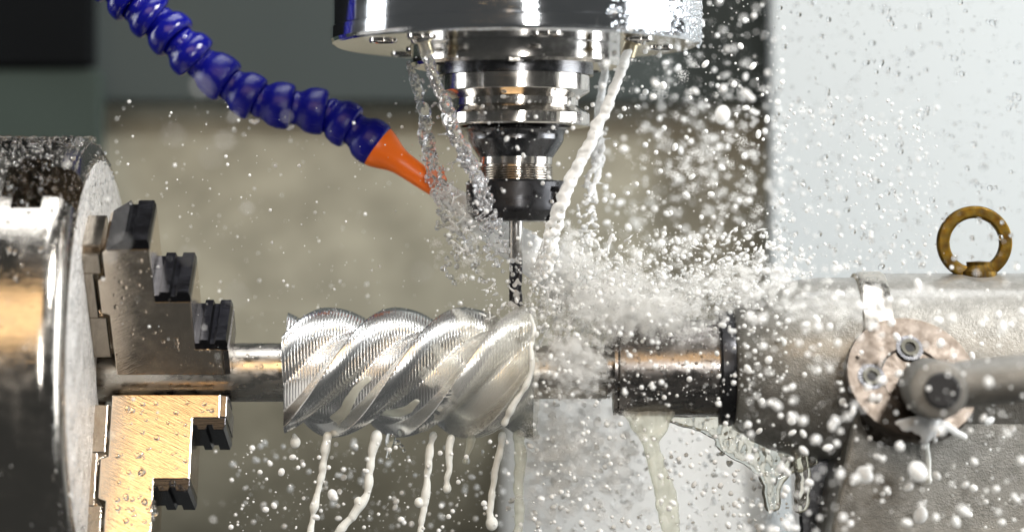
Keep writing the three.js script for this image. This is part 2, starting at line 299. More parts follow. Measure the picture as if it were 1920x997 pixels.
/* ------------------------------------------------------------------ workpiece: helical rotor on a round bar */
const ROT = { x0: at(537, 700).x, x1: at(1000, 700).x, R: 122, N: 4, half: 250, edge: at(612, 700).x };
const PITCH = 2 * ROT.half / ROT.N;
function rotorPhase(x, th) { const s = x - ROT.edge - ROT.half * (th + Math.PI / 2) / Math.PI, p = s / PITCH; return p - Math.floor(p); }
function rotorProfile(p) {                                   // radius share over one lobe: sharp edge, rounded land, tight corner, rising hollow, wall
  if (p < 0.5) return 1 - 0.01 * sstep(0.02 - p, 0, 0.02) - 0.36 * (p / 0.5) ** 2.5;
  if (p < 0.56) return lerp(0.64, 0.625, sstep(p, 0.5, 0.56));
  if (p < 0.92) return 0.625 + 0.155 * ((p - 0.56) / 0.36) ** 1.3;
  return lerp(0.78, 0.99, ((p - 0.92) / 0.08) ** 0.9);
}
{
  const w = thing('screw_workpiece', 'shiny milled helical screw rotor held between chuck and tailstock', 'workpiece', V(0, AX, 0));
  const step = 5.6, per = 7, rings = Math.round((ROT.x1 - ROT.x0) / step), nu = rings * per;
  const g = grid(nu, 560, (u, v) => {
    const x = lerp(ROT.x0, ROT.x1, u), th = v * Math.PI * 2, q = (Math.floor(u * rings - 1e-9) + 0.5) / rings, xq = lerp(ROT.x0, ROT.x1, q), loc = clamp((x - xq) / (step / 2), -1, 1);
    const ph = rotorPhase(x, th), slope = sstep(ph, 0.22, 0.42) * (1 - sstep(ph, 0.54, 0.64));
    let r = ROT.R * lerp(rotorProfile(ph), rotorProfile(rotorPhase(xq, th)), 0.55 * slope);
    r += (0.26 + 1.1 * slope) * (loc * loc - 0.4) + 0.12 * nz(x * 0.9, th * 30, 2);
    return V(x, AX + r * Math.sin(th), r * Math.cos(th));
  }, true);
  part('rotor_body', g, M.screw, w);
  const cap = (x, sgn) => grid(1, 280, (u, v) => { const th = v * Math.PI * 2, r = u ? ROT.R * rotorProfile(rotorPhase(x, th)) : 20; return V(x + sgn * 0.01, AX + r * Math.sin(th), r * Math.cos(th)); }, true);
  part('end_face', cap(ROT.x0, -1), M.screw, w); part('end_face', cap(ROT.x1, 1), M.screw, w);
  const xl = -840, xs = ROT.x0 + 1;
  part('shaft', move(turned([[0, xl], [54, xl], [55, xl + 2], [55, xs], [20, xs]], 'x', 96), V(0, AX, 0)), M.rod, w);
  part('shaft', move(turned([[20, ROT.x1 - 1], [50, ROT.x1 - 1], [50, 176], [49, 178], [30, 178], [30, 240], [0, 240]], 'x', 96), V(0, AX, 0)), M.rod, w);
}

/* ------------------------------------------------------------------ spindle head */
const SX = 7;                                                 // the spindle's axis
{
  const s = thing('spindle_head', 'chrome milling spindle head with four coolant nozzles at the top', 'spindle', V(SX, 413, 0));
  part('housing', move(turned([[0, 700], [344, 700], [344, 445], [347, 443], [347, 421], [344, 415], [338, 412], [200, 411], [0, 411]], 'y', 256, 0.4), V(SX, 0, 0)), M.chrome, s);
  part('nose_ring', move(turned([[0, 411], [196, 411], [197, 408], [197, 378], [193, 372], [150, 371], [0, 371]], 'y', 200, 0.4), V(SX, 0, 0)), M.turnedSteel, s);
  part('gauge_ring', move(turned([[0, 372], [146, 372], [146, 356], [0, 356]], 'y', 128), V(SX, 0, 0)), M.darkSteel, s);
  for (const [x, z, tx, tz] of [[-168, 178, 0.26, -0.25], [214, 150, -0.32, -0.2], [-186, -60, 0.2, 0.2], [166, -110, -0.1, 0.2]]) {
    const p = V(SX + x, 414, z), d = V(tx, -1, tz).normalize(), q = p.clone().addScaledVector(d, 34);
    const n = part('nozzle', along(turned([[0, 0], [18, 0], [18, 8], [13, 10], [13, 33], [12, 34], [8, 34], [8, 22], [0, 22]], 'y', 40), p, q), M.brass, s);
    part('nozzle_collar', along(turned([[13.2, -3], [24, -3], [23, 5], [13.2, 6]], 'y', 40), p, q), M.turnedSteel, n);
  }
  for (const a of [-150, -128, -62, -38, 12, 55, 95]) {
    const t = a * Math.PI / 180, x = SX + Math.sin(t) * 275, z = Math.cos(t) * 275;
    const hole = part('screw_hole', move(turned([[24, -3.5], [26, -2], [26, 1], [18, 1], [18, -1.5], [22, -3.5]], 'y', 40), V(x, 411, z)), M.turnedSteel, s);
    part('screw_head', move(turned([[0, -1.6], [7, -1.6], [8, -2.4], [17.5, -2.4], [17.5, 1]], 'y', 32), V(x, 411, z)), M.blackHole, hole);
  }
  for (const a of [-55, 8, 120]) { const t = a * Math.PI / 180; part('screw_hole', move(turned([[0, -1], [10, -1], [10, 1], [0, 1]], 'y', 28), V(SX + Math.sin(t) * 172, 371, Math.cos(t) * 172)), M.blackHole, s); }
  const key = new RoundedBoxGeometry(20, 9, 10, 2, 1.5); key.translate(SX - 3, 372, 197); part('drive_key', boxUV(key, 100), M.turnedSteel, s);
}
{
  const h = thing('tool_holder', 'grooved steel tool holder below the spindle with black collet nut', 'tool holder', V(SX, 84, 0));
  const up = (p) => move(turned(p, 'y', 160, 0.35), V(SX, 0, 0));
  part('flange', up([[0, 358], [136, 358], [139, 355], [139, 327], [136, 324], [120, 314], [118, 312], [118, 299], [120, 297], [137, 286], [139, 283], [139, 264], [136, 261], [100, 260]]), M.turnedSteel, h);
  const neck = [[102, 261]]; for (let i = 0; i <= 8; i++) { const a = i / 8 * Math.PI / 2; neck.push([106 - 16 * Math.sin(a), 257 - 16 * (1 - Math.cos(a))]); } neck.push([90, 236], [88, 231], [72, 206], [70, 203], [40, 203]);
  part('neck', up(neck), M.darkSteel, h);
  const th = [[0, 204], [69, 204], [69, 190], [66, 188]]; for (let y = 187; y > 160; y -= 4.6) th.push([66, y], [70.5, y - 2], [70.5, y - 2.6], [66, y - 4.6]); th.push([66, 157], [0, 157]);
  part('thread', up(th), M.turnedSteel, h);
  const prof = [[60, 159], [90, 159], [93, 156], [93, 104], [92, 102], [78, 86], [75, 84], [14, 84]], L = prof.length - 1;
  let nut = grid(L * 6, 300, (u, v) => {
    const k = Math.min(Math.floor(u * L), L - 1), f = u * L - k, r0 = lerp(prof[k][0], prof[k + 1][0], f), y = lerp(prof[k][1], prof[k + 1][1], f), a = v * Math.PI * 2;
    const c = ((a / Math.PI + 0.21) % 1 + 1) % 1, slot = sstep(0.04 - Math.abs(c - 0.5), -0.012, 0.012) * (r0 > 74 && y < 148 ? 11 * sstep(148 - y, 0, 6) : 0);
    const r = Math.max(r0 - slot, 14); return V(SX + r * Math.sin(a), y, r * Math.cos(a));
  }, true);
  nut = toCreasedNormals(nut, 0.5); part('collet_nut', boxUV(nut, 200), M.black, h);
}
{
  const c = thing('end_mill', 'slim end mill with black fluted tip touching the rotor', 'cutter', V(SX, -76, 0));
  part('shank', move(turned([[0, 100], [13, 100], [13, 12], [12, 9], [0, 9]], 'y', 48), V(SX, 0, 0)), M.shank, c);
  part('flutes', grid(110, 96, (u, v) => {
    const y = lerp(10, -76, u), a = v * Math.PI * 2, tw = y / 36, q = ((a - tw) / (Math.PI * 2) * 3 % 1 + 1) % 1;
    const run = sstep(u, 0, 0.12), r = u > 0.985 ? 9 : 13 * (1 - run * (0.42 * Math.exp(-(((q - 0.3) / 0.2) ** 2)) + 0.05 * sstep(q, 0.6, 1)));
    return V(SX + r * Math.sin(a), y, r * Math.cos(a));
  }, true), M.carbide, c);
  part('tip', move(turned([[0, -77], [9, -76], [9, -70]], 'y', 32), V(SX, 0, 0)), M.carbide, c);
}

/* ------------------------------------------------------------------ blue jointed hose with orange nozzle */
const HZ = -110;
{
  const pts = [[180, -62], [216, -26], [252, 8], [290, 42], [329, 79], [373, 118], [428, 157], [485, 186], [548, 200], [611, 212], [664, 243]].map(([x, y], i) => at(x + rr(-3, 3), y + rr(-4, 4), HZ + rr(-6, 6)));
  const h = thing('coolant_hose', 'blue jointed plastic coolant hose ending in an orange nozzle', 'hose', pts[0]);
  pts.push(at(712, 276, HZ));
  for (let i = 0; i < pts.length - 1; i++) {
    const a = pts[i], b = pts[i + 1], L = a.distanceTo(b), S = i < 5 ? 1.0 : 0.96, n = (r, y) => [r * S, y];
    const prof = [n(24, -L * 0.16), n(30, -L * 0.1), n(34, L * 0.02), n(34, L * 0.14), n(37, L * 0.24), n(44, L * 0.4), n(47, L * 0.58), n(47.4, L * 0.76), n(45.6, L * 0.9), n(41, L * 0.97), n(35, L * 0.99), n(30, L * 0.95), n(26, L * 0.8)];
    const c = new THREE.SplineCurve(prof.map(([r, y]) => new THREE.Vector2(r, y))).getPoints(44).map((p) => [p.x, p.y]);
    const seg = part('segment', along(turned(c, 'y', 64, 1.2), a, b), i < 5 ? M.blueGloss : M.blue, h);
    part('seam_ring', along(turned([[33 * S, L * 0.15], [35.2 * S, L * 0.16], [35.6 * S, L * 0.2], [33 * S, L * 0.22]], 'y', 48, 1.2), a, b), M.blue, seg);
  }
  const a = at(690, 262, HZ), b = at(818, 351, HZ), L = a.distanceTo(b);
  const prof = [[26, -2], [39, 0], [42, 5], [42.5, 18], [40, 32], [33, 50], [26.5, 66], [23, 85], [20, L - 14], [18.5, L - 2], [17, L], [11, L], [11, L - 30]];
  const c = new THREE.SplineCurve(prof.map(([r, y]) => new THREE.Vector2(r, y))).getPoints(60).map((p) => [p.x, p.y]);
  const noz = part('nozzle', along(turned(c, 'y', 64, 0.9), a, b), M.orange, h);
  part('ball_end', along(turned([[0, -24], [18, -20], [28, -10], [32, 0], [30, 8], [0, 10]], 'y', 48, 1.2), a, b), M.blue, noz);
}

for (const [x, y, label] of [[476, 229, 'hanging coolant drop under the blue hose, the left one of two'], [541, 240, 'hanging coolant drop under the blue hose, the right one of two']]) {
  const p = at(x, y, HZ), b = [[p.x, p.y, p.z, 5], [p.x - 7, p.y + 3, p.z, 4], [p.x + 7, p.y + 3, p.z, 4]]; solo('coolant_drop', liquid(b, 0.9), M.cloudy, label, 'coolant drop');
}

/* ------------------------------------------------------------------ tailstock */
{
  const t = thing('tailstock', 'grey cast tailstock with dark quill and clamp lever at the right', 'tailstock', V(700, -560, 0));
  const ax = (p, seg = 160, cr = 0.5) => move(turned(p, 'x', seg, cr), V(0, AX + 8, 0));
  part('live_centre', ax([[0, 150], [50.5, 176], [50.8, 196], [88, 196], [88, 190]]), M.quill, t);
  part('quill', ax([[60, 190], [80, 190], [88, 200], [90, 214], [90, 400], [60, 400]]), M.quill, t);
  part('dust_ring', ax([[90.5, 384], [104, 385], [107, 389], [107, 408], [105, 414], [90.5, 414]]), M.black, t);
  const shell = [[70, 412], [96, 412], [112, 417], [132, 440], [150, 474], [163, 520], [170, 570]]; for (let i = 0; i <= 6; i++) { const a = i / 6 * Math.PI / 2; shell.push([170 + 8 * Math.sin(a), 640 + 40 * (i / 6)]); } shell.push([178, 1300], [0, 1300]);
  part('housing', boxUV(ax(shell, 160, 0.9), 130), M.cast, t);
  part('shoulder_ring', ax([[170, 640], [178, 642], [181, 650], [181.5, 688], [179, 694], [170, 696]]), M.rod, t);
  // block under the barrel: a casting whose left face leans a little
  const s = new THREE.Shape(), zf = 150, P = [[1612, 775], [1566, 1010], [1560, 1300], [2300, 1300], [2300, 700], [1640, 700]].map(([x, y]) => at(x, y, zf)); P.forEach((p, i) => i ? s.lineTo(p.x, p.y) : s.moveTo(p.x, p.y));
  const g = new THREE.ExtrudeGeometry(s, { depth: 300, bevelEnabled: true, bevelSize: 9, bevelThickness: 9, bevelSegments: 4 }); g.translate(0, 0, zf - 309);
  part('base_block', boxUV(g, 130), M.cast, t);
  const s2 = new THREE.Shape(), P2 = [[1500, 830], [1520, 1300], [1640, 1300], [1660, 800]].map(([x, y]) => at(x, y, -60)); P2.forEach((p, i) => i ? s2.lineTo(p.x, p.y) : s2.moveTo(p.x, p.y));
  const g2 = new THREE.ExtrudeGeometry(s2, { depth: 120, bevelEnabled: true, bevelSize: 6, bevelThickness: 6, bevelSegments: 2 }); g2.translate(0, 0, -190);
  part('slide', boxUV(g2, 300), M.darkSteel, t);
  const lg = new RoundedBoxGeometry(800, 60, 60, 3, 6); lg.translate(985, -525, 165); part('ledge', boxUV(lg, 300), M.cast, t);
  // clamp flange with its socket screws
  const c0 = at(1696, 734, 200), nrm = V(0.16, 0.5, 0.85).normalize(), tip = c0.clone().addScaledVector(nrm, 60);
  const disc = part('clamp_flange', along(turned([[0, -140], [62, -140], [62, 34], [121, 35], [122.5, 38], [122.5, 52], [120, 56], [60, 56.5], [56, 52], [0, 52]], 'y', 160, 0.4), c0, tip), M.disc, t);
  const e1 = V(1, 0, 0).addScaledVector(nrm, -nrm.x).normalize(), e2 = nrm.clone().cross(e1);
  for (const [px, py] of [[1716, 637], [1629, 716], [1722, 795], [1800, 716]]) {
    const q = at(px, py, 245), d = q.clone().sub(c0), o = c0.clone().addScaledVector(e1, d.dot(e1)).addScaledVector(e2, d.dot(e2)), o2 = o.clone().addScaledVector(nrm, 10);
    part('counterbore', along(turned([[17, 57.6], [25, 57.8], [25, 56], [17, 56]], 'y', 40), o, o2), M.black, disc);
    part('socket_screw', along(turned([[0, 57], [9.5, 57], [10.5, 61], [15, 61], [17, 61], [17, 55], [0, 55]], 'y', 36, 0.3), o, o2), M.zincDark, disc);
    part('hex_socket', along(turned([[0, 57.6], [9, 57.6], [9, 56], [0, 56]], 'y', 6, 0.3), o, o2), M.blackHole, disc);
  }
  // clamp boss and lever, nearest to the camera
  const b0 = at(1738, 727, 215), b1 = at(1762, 731, 465);
  part('clamp_boss', along(turned([[0, 0], [54, 0], [53, 30], [52, 60], [51, b0.distanceTo(b1) - 12], [48, b0.distanceTo(b1) - 3], [41, b0.distanceTo(b1)], [0, b0.distanceTo(b1)]], 'y', 80, 0.6), b0, b1), M.lever, t);
  part('lever_plug', along(turned([[0, 0], [31, 0], [31, 6], [27, 9], [0, 9]], 'y', 60, 0.5), at(1768, 732, 465), at(1772, 733, 520)), M.blackHole, t);
  const l0 = at(1775, 724, 415), l1 = at(2120, 690, 470), LL = l0.distanceTo(l1);
  part('lever', along(turned([[0, 0], [30, 2], [40, 14], [41, 40], [38, LL], [0, LL]], 'y', 64, 0.6), l0, l1), M.lever, t);
}
{
  const e = thing('eye_bolt', 'yellow zinc plated lifting eye bolt standing on the tailstock', 'eye bolt', at(1837, 517, 20));
  const c = at(1828, 455, 20);
  const ring = grid(120, 28, (u, v) => { const a = u * Math.PI * 2, b = v * Math.PI * 2, r = 58.5 + 12 * Math.sign(Math.cos(b)) * Math.abs(Math.cos(b)) ** 0.45; return V(c.x + r * Math.sin(a) * 1.0, c.y + r * Math.cos(a) * 0.98, c.z + 10 * Math.sign(Math.sin(b)) * Math.abs(Math.sin(b)) ** 0.45); }, true);
  ring.rotateY(0); part('ring', boxUV(ring, 90), M.zinc, e);
  part('neck', move(turned([[0, -16], [33, -16], [34, -13], [33, -4], [27, 1], [23, 8], [24, 14], [0, 16]], 'y', 64, 0.6), at(1837, 505, 20)), M.zinc, e);
}

/* ------------------------------------------------------------------ coolant: jets */
function jet(name, pts, r0, r1, o, mat, label) {
  const c = new THREE.CatmullRomCurve3(pts.map((p) => at(...p))), L = c.getLength(), balls = [], ph = rr(0, 90), strands = o.strands ?? 3, brk = o.breakAt ?? 2;
  for (let s = 0; s < L;) {
    const t = s / L, p = c.getPointAt(t).add(V(5 * t * nz(s / 24, ph, 2) + 2 * nz(s / 9, ph, 6), 0, 4 * t * nz(s / 24, ph, 9))), r = lerp(r0, r1, t), loose = Math.max(0, (t - brk) / (1 - brk));
    for (let k = 0; k < strands; k++) {
      const a = k / strands * 6.283 + s / (o.twist ?? 26) + 1.6 * nz(s / 30, k * 9, ph), off = r * (o.spread ?? 0.5) * (1 + loose * 1.6) * (0.7 + 0.7 * nz(s / 19, k * 5 + 3, ph)), q = r * (o.thick ?? 0.55) * (1 + 0.5 * nz(s / 10, k * 7, ph + 5)) * (1 - 0.45 * loose);
      if (rnd() < loose * 0.55) continue;
      balls.push([p.x + Math.cos(a) * off, p.y + rr(-1, 1) * r * 0.2, p.z + Math.sin(a) * off, Math.max(q, 1)]);
      if (rnd() < (o.spray ?? 0.06) * (0.5 + t)) {             // a ligament thrown off, ending in a bead
        const g = rr(0.3, 1.7) * r, b = rr(0, 6.283), e = V(p.x + Math.cos(b) * (r + g), p.y + rr(-0.8, 0.5) * g, p.z + Math.sin(b) * (r + g) * 0.7);
        if (loose > 0.05 && rnd() < 0.25) chain(balls, [V(p.x + Math.cos(a) * off, p.y, p.z), p.clone().lerp(e, 0.45).add(V(rr(-3, 3), rr(-6, 6), 0)), e], Math.max(q * 0.45, 0.9), 0.8, 0.5);
        balls.push([e.x, e.y, e.z, 1 + 2.4 * rnd() ** 2]);
      }
    }
    s += r * 0.32;
  }
  return solo(name, liquid(balls, o.cell ?? 1.6), mat, label, 'coolant jet');
}
jet('coolant_jet', [[1177, 96, 165], [1162, 140, 158], [1140, 195, 148], [1112, 255, 135], [1085, 312, 125], [1062, 355, 118], [1047, 400, 108], [1036, 450, 95], [1024, 520, 70]], 8.5, 15, { strands: 4, twist: 13, spread: 0.6, thick: 0.43, breakAt: 0.55, spray: 0.025 }, M.milk, 'solid white coolant jet slanting down from the front right spindle nozzle');
jet('coolant_jet', [[1137, 130, -110], [1126, 185, -110], [1124, 235, -105], [1117, 300, -90], [1108, 360, -80], [1098, 430, -60], [1085, 520, -40]], 8, 17, { strands: 4, twist: 16, spread: 0.7, thick: 0.38, breakAt: 0.2, spray: 0.16 }, M.cloudy, 'broken pale coolant jet falling behind the solid white one');
jet('coolant_jet', [[797, 96, 185], [812, 140, 180], [832, 190, 172], [852, 245, 160], [874, 295, 150], [900, 345, 138], [913, 400, 120], [932, 455, 90], [958, 510, 40]], 10, 18, { strands: 5, twist: 11, spread: 0.75, thick: 0.36, breakAt: 0.3, spray: 0.16 }, M.glassy, 'lumpy clear coolant jet from the front left spindle nozzle crossing the nut');
jet('coolant_jet', [[768, 118, -60], [781, 165, -62], [795, 212, -62], [800, 262, -60], [812, 312, -60], [838, 385, -50], [862, 450, -40], [878, 540, -20]], 8, 24, { strands: 6, twist: 13, spread: 0.8, thick: 0.3, breakAt: 0.25, spray: 0.16 }, M.glassy, 'ragged clear coolant jet at far left, falling past the orange nozzle');
jet('coolant_jet', [[822, 354, HZ], [865, 384, HZ - 4], [925, 430, HZ - 6], [990, 472, HZ - 4], [1050, 520, HZ + 10], [1120, 575, HZ + 30]], 19, 46, { strands: 8, twist: 40, spread: 0.6, thick: 0.5, breakAt: 0.75, spray: 0.06, cell: 2.2 }, M.milk, 'pale blurred coolant jet leaving the orange nozzle behind the cutter');

/* ------------------------------------------------------------------ coolant: drips, films */
function drip(pts, r0, r1, mat, label, o = {}) {
  const c = new THREE.CatmullRomCurve3(pts.map((p) => at(p[0], p[1], p[2] ?? 20))), L = c.getLength(), balls = [], ph = rr(0, 50);
  for (let s = 0; s <= L;) { const t = s / L, p = c.getPointAt(t), head = 0.4 * (o.head ?? 0) * Math.exp(-((s / 16) ** 2)), r = (0.86 * lerp(r0, r1, t) * (1 + 0.45 * nz(s / 26, ph, 1) + 0.2 * nz(s / 9, ph, 7)) + head) * 0.72; balls.push([p.x + 2 * nz(s / 20, ph, 4), p.y, p.z, Math.max(r, 1)]); s += 1.6; }
  const e = c.getPointAt(1); if (o.bulb) balls.push([e.x, e.y, e.z, o.bulb * 0.8], [e.x, e.y + o.bulb * 0.6, e.z, o.bulb * 0.6]);
  for (const [x, y, r] of o.more ?? []) { const p = at(x, y, 20); balls.push([p.x, p.y, p.z, r]); }
  return solo('coolant_drip', liquid(balls, 1.3), mat, label, 'drip');
}
drip([[551, 815], [553, 824], [553, 832]], 4, 4, M.milkRun, 'short milky drop hanging at the left end of the rotor', { bulb: 11 });
drip([[614, 816], [608, 850], [604, 885], [596, 920], [588, 950], [584, 985], [576, 1030]], 8, 6, M.milkRun, 'first long milky drip from the left, falling below the rotor', { head: 4.0 });
drip([[706, 814], [697, 855], [692, 890], [688, 925], [668, 958], [645, 985], [615, 1020]], 8.5, 7, M.milkRun, 'milky drip bending to the lower left under the second lobe', { head: 4.800000000000001, more: [[672, 940, 9], [660, 970, 8]] });
drip([[812, 815], [805, 850], [801, 890], [797, 940], [790, 980], [782, 1030]], 7.5, 6.5, M.milkRun, 'thin milky drip under the third lobe, running off the frame', { head: 4.4, more: [[786, 942, 10]] });
drip([[846, 820], [841, 850], [842, 880], [838, 900], [838, 918]], 6.5, 5, M.milkRun, 'short milky drip with a round end right of the third lobe', { head: 2.8000000000000003, bulb: 9 });
drip([[884, 822], [878, 845], [872, 866]], 7, 4, M.thinMilk, 'tiny pale drip between the third and fourth lobe', { head: 2.4000000000000004, bulb: 6 });
drip([[942, 815], [936, 850], [928, 885], [922, 930], [918, 965], [922, 985]], 6.5, 6, M.milkRun, 'milky drip with a fat round end under the fourth lobe', { head: 3.6, bulb: 13 });
drip([[972, 815], [976, 860], [972, 910], [974, 960], [968, 1030]], 10, 9, M.thinMilk, 'broad pale drip at the right end of the rotor', { head: 3.2 });
drip([[733, 815], [730, 840], [727, 858]], 7, 4, M.clear, 'clear watery drip fringe right of the second milky drip', { head: 2.8000000000000003, bulb: 5, more: [[745, 830, 6], [754, 838, 4], [758, 846, 3.4]] });
drip([[1735, 815, 235], [1741, 850, 235], [1743, 880, 233], [1742, 902, 232]], 5, 4, M.milkRun, 'thin white drip hanging from the clamp flange', { bulb: 7 });
{
  // sheet of coolant over the right half of the rotor, thicker where it collects
  const cell = 2.4, lo = V(at(600, 0).x, AX - 140, -40), nx = Math.ceil(420 / cell), ny = Math.ceil(272 / cell), nn = Math.ceil(185 / cell), f = new Float32Array(nx * ny * nn);
  for (let k = 0; k < nn; k++) for (let j = 0; j < ny; j++) for (let i = 0; i < nx; i++) {
    const x = lo.x + i * cell, y = lo.y + j * cell - AX, z = lo.z + k * cell, r = Math.hypot(y, z), th = Math.atan2(y, z), px = x + 960;
    let surf = ROT.R; if (x < ROT.x1) surf = ROT.R * rotorProfile(rotorPhase(x, th));
    const bridge = lerp(surf, ROT.R * 0.99, 0.22 * sstep(px, 760, 900));
    const n = nz(x / 46, th * 2.2 + x / 90, 3) + 0.4 * nz(x / 22, th * 4, 8) + 0.15 * nz(x / 10, th * 9, 12);
    let cover = sstep(px, 700, 930) * 1.05 - 0.42 - 0.35 * sstep(y, 20, 90) + 0.55 * n;
    
    if (px > 1003) cover -= (px - 1003) * 0.08;
    const thick = clamp(cover * 6, -3, 2.6);
    f[i + nx * (j + ny * k)] = thick - Math.abs(r - bridge - 1.2) + (r < surf - 2 ? -4 : 0);
  }
  solo('coolant_film', surfaceNet(f, nx, ny, nn, lo, cell), M.film, 'rippled translucent coolant film over the right half of the rotor', 'coolant film');
}
{
  const run = (P, label) => { const b = []; for (let k = 0; k < P.length - 1; k++) for (let t = 0; t < 1; t += 0.04) { const [x0, y0, w0] = P[k], [x1, y1, w1] = P[k + 1], x = lerp(x0, x1, t), y = lerp(y0, y1, t), w = lerp(w0, w1, t); for (let d = -w; d <= w; d += 1.7) { const p = at(x + d + 3 * nz(y / 12, d / 9, 2), y, 100), yy = p.y - AX, th = Math.asin(clamp(yy / (ROT.R * 0.97), -1, 1)), r = ROT.R * rotorProfile(rotorPhase(p.x, th)); b.push([p.x, AX + r * Math.sin(th), r * Math.cos(th), 2.1 * Math.sqrt(Math.max(0.15, 1 - (d / (w + 1)) ** 2))]); } } return solo('coolant_run', liquid(b, 1.2), M.thinMilk, label, 'coolant run'); };
  run([[690, 712, 5], [668, 742, 8], [655, 768, 9], [643, 795, 9], [622, 815, 9]], 'milky coolant run spilling down the second lobe into its drip');
  run([[782, 772, 4], [762, 795, 9], [738, 810, 14], [708, 818, 12]], 'milky coolant run under the third lobe, feeding the bent drip');
  run([[868, 785, 5], [846, 802, 10], [822, 816, 10]], 'milky coolant run at the foot of the fourth lobe');
}
{
  const b = [], C = (pts, r0, r1, w = 0.4) => chain(b, pts.map((p) => at(...p)), r0, r1, w);
  C([[995, 650, 130], [997, 690, 132], [985, 725, 130], [962, 760, 128], [945, 795, 115]], 3, 4.5); C([[995, 650, 130], [1002, 620, 110], [994, 590, 80]], 3, 2.4);
  solo('coolant_ropes', liquid(b, 1.3), M.milkRun, 'white rope-like coolant thread running down the right end of the rotor', 'coolant threads');
}
{
  // coolant running off under the quill and the tailstock nose: scalloped wet sheets
  const sheet = (pts, th, mat, label, seedv) => {             // pts: left and right edge per row
    const b = []; for (let k = 0; k < pts.length - 1; k++) { const [y0, l0, r0, z0] = pts[k], [y1, l1, r1, z1] = pts[k + 1], n = Math.ceil((y1 - y0) / 3.2);
      for (let i = 0; i < n; i++) { const t = i / n, y = lerp(y0, y1, t), l = lerp(l0, l1, t) + 5 * nz(y / 18, seedv, 1), r = lerp(r0, r1, t) + 5 * nz(y / 16, seedv, 5), z = lerp(z0, z1, t); for (let x = l; x <= r; x += 3.4) { const p = at(x, y, z + 5 * nz(x / 22, y / 40, seedv)), edge = Math.min(x - l, r - x) < 4 ? 1.25 : 1; b.push([p.x, p.y, p.z, th * edge * (1 + 0.35 * nz(x / 11, y / 19, seedv + 3))]); } } }
    return solo('coolant_sheet', liquid(b, 1.8), mat, label, 'coolant sheet');
  };
  sheet([[772, 1172, 1262, 40], [800, 1190, 1250, 40], [830, 1210, 1232, 40], [880, 1222, 1246, 40], [915, 1232, 1262, 40], [950, 1236, 1270, 40], [1010, 1250, 1270, 40]], 3.2, M.thinMilk, 'narrow wavy coolant sheet falling under the quill', 11);
  sheet([[785, 1250, 1385, 30], [800, 1305, 1392, 30], [818, 1345, 1420, 30], [838, 1352, 1470, 30], [852, 1372, 1520, 30], [866, 1400, 1530, 30], [885, 1425, 1480, 30], [905, 1436, 1462, 30], [945, 1440, 1458, 30], [955, 1444, 1454, 30]], 4.2, M.fringe, 'scalloped wet coolant fringe dripping below the tailstock nose', 23);
  sheet([[845, 1490, 1512, 60], [900, 1500, 1516, 60], [950, 1494, 1512, 60], [958, 1498, 1508, 60]], 4, M.fringe, 'hooked pale drip right of the fringe below the tailstock', 31);
}
{
  // white burst on the clamp flange
  const b = [], c = [1745, 790, 300]; for (const [x, y, r0, r1] of [[1712, 815, 9, 6], [1800, 815, 6, 4], [1812, 820, 4, 3], [1690, 805, 10, 7], [1770, 765, 12, 5], [1730, 826, 9, 8], [1755, 828, 5, 3], [1660, 800, 6, 3]]) chain(b, [at(...c), at(lerp(c[0], x, 0.5) + rr(-4, 4), lerp(c[1], y, 0.5) - 4, 300), at(x, y, 295)], r0, r1, 0.4);
  solo('coolant_burst', liquid(b, 1.8), M.milk, 'white coolant burst splashing off the lower clamp flange', 'splash');
}

/* ------------------------------------------------------------------ coolant: splash around the cut, drops and mist */
{
  const b = [], at3 = (x, y, z) => at(x, y, z);
  for (let k = 0; k < 130; k++) {                              // torn threads flying to the right of the cut
    const t = rnd() ** 0.8, x = lerp(990, 1480, t) + gauss() * 40, y = lerp(560, 540, t) + gauss() * (55 + 60 * t) - 10 * t, z = gauss() * 90 + 20, a = rr(-0.7, 0.9), l = rr(5, 22);
    chain(b, [at3(x, y, z), at3(x + Math.cos(a) * l * 0.5 + rr(-5, 5), y - Math.sin(a) * l * 0.5 + rr(-5, 5), z + rr(-6, 6)), at3(x + Math.cos(a) * l, y - Math.sin(a) * l, z + rr(-8, 8))], rr(0.9, 2.6), 0.9, 0.5);
  }
  for (let k = 0; k < 2600; k++) { const t = rnd(), x = lerp(985, 1520, t) + gauss() * 40, y = lerp(560, 550, t) + gauss() * (60 + 55 * t), p = at3(x, y, gauss() * 90 + 20); b.push([p.x, p.y, p.z, 0.9 + 3.8 * rnd() ** 3.5]); }
  for (let k = 0; k < 90; k++) { const x = rr(1010, 1150), y = rr(440, 640), z = rr(-70, 40), l = rr(10, 60), a = rr(0.9, 1.5); chain(b, [at3(x, y, z), at3(x - Math.cos(a) * l * 0.5 + rr(-6, 6), y + Math.sin(a) * l * 0.5, z), at3(x - Math.cos(a) * l, y + Math.sin(a) * l, z)], rr(1, 3), 1, 0.5); }
  solo('coolant_splash', liquid(b, 1.9), M.cloudy, 'wild white coolant splash thrown from the cut towards the tailstock', 'splash', null, 'stuff');
}
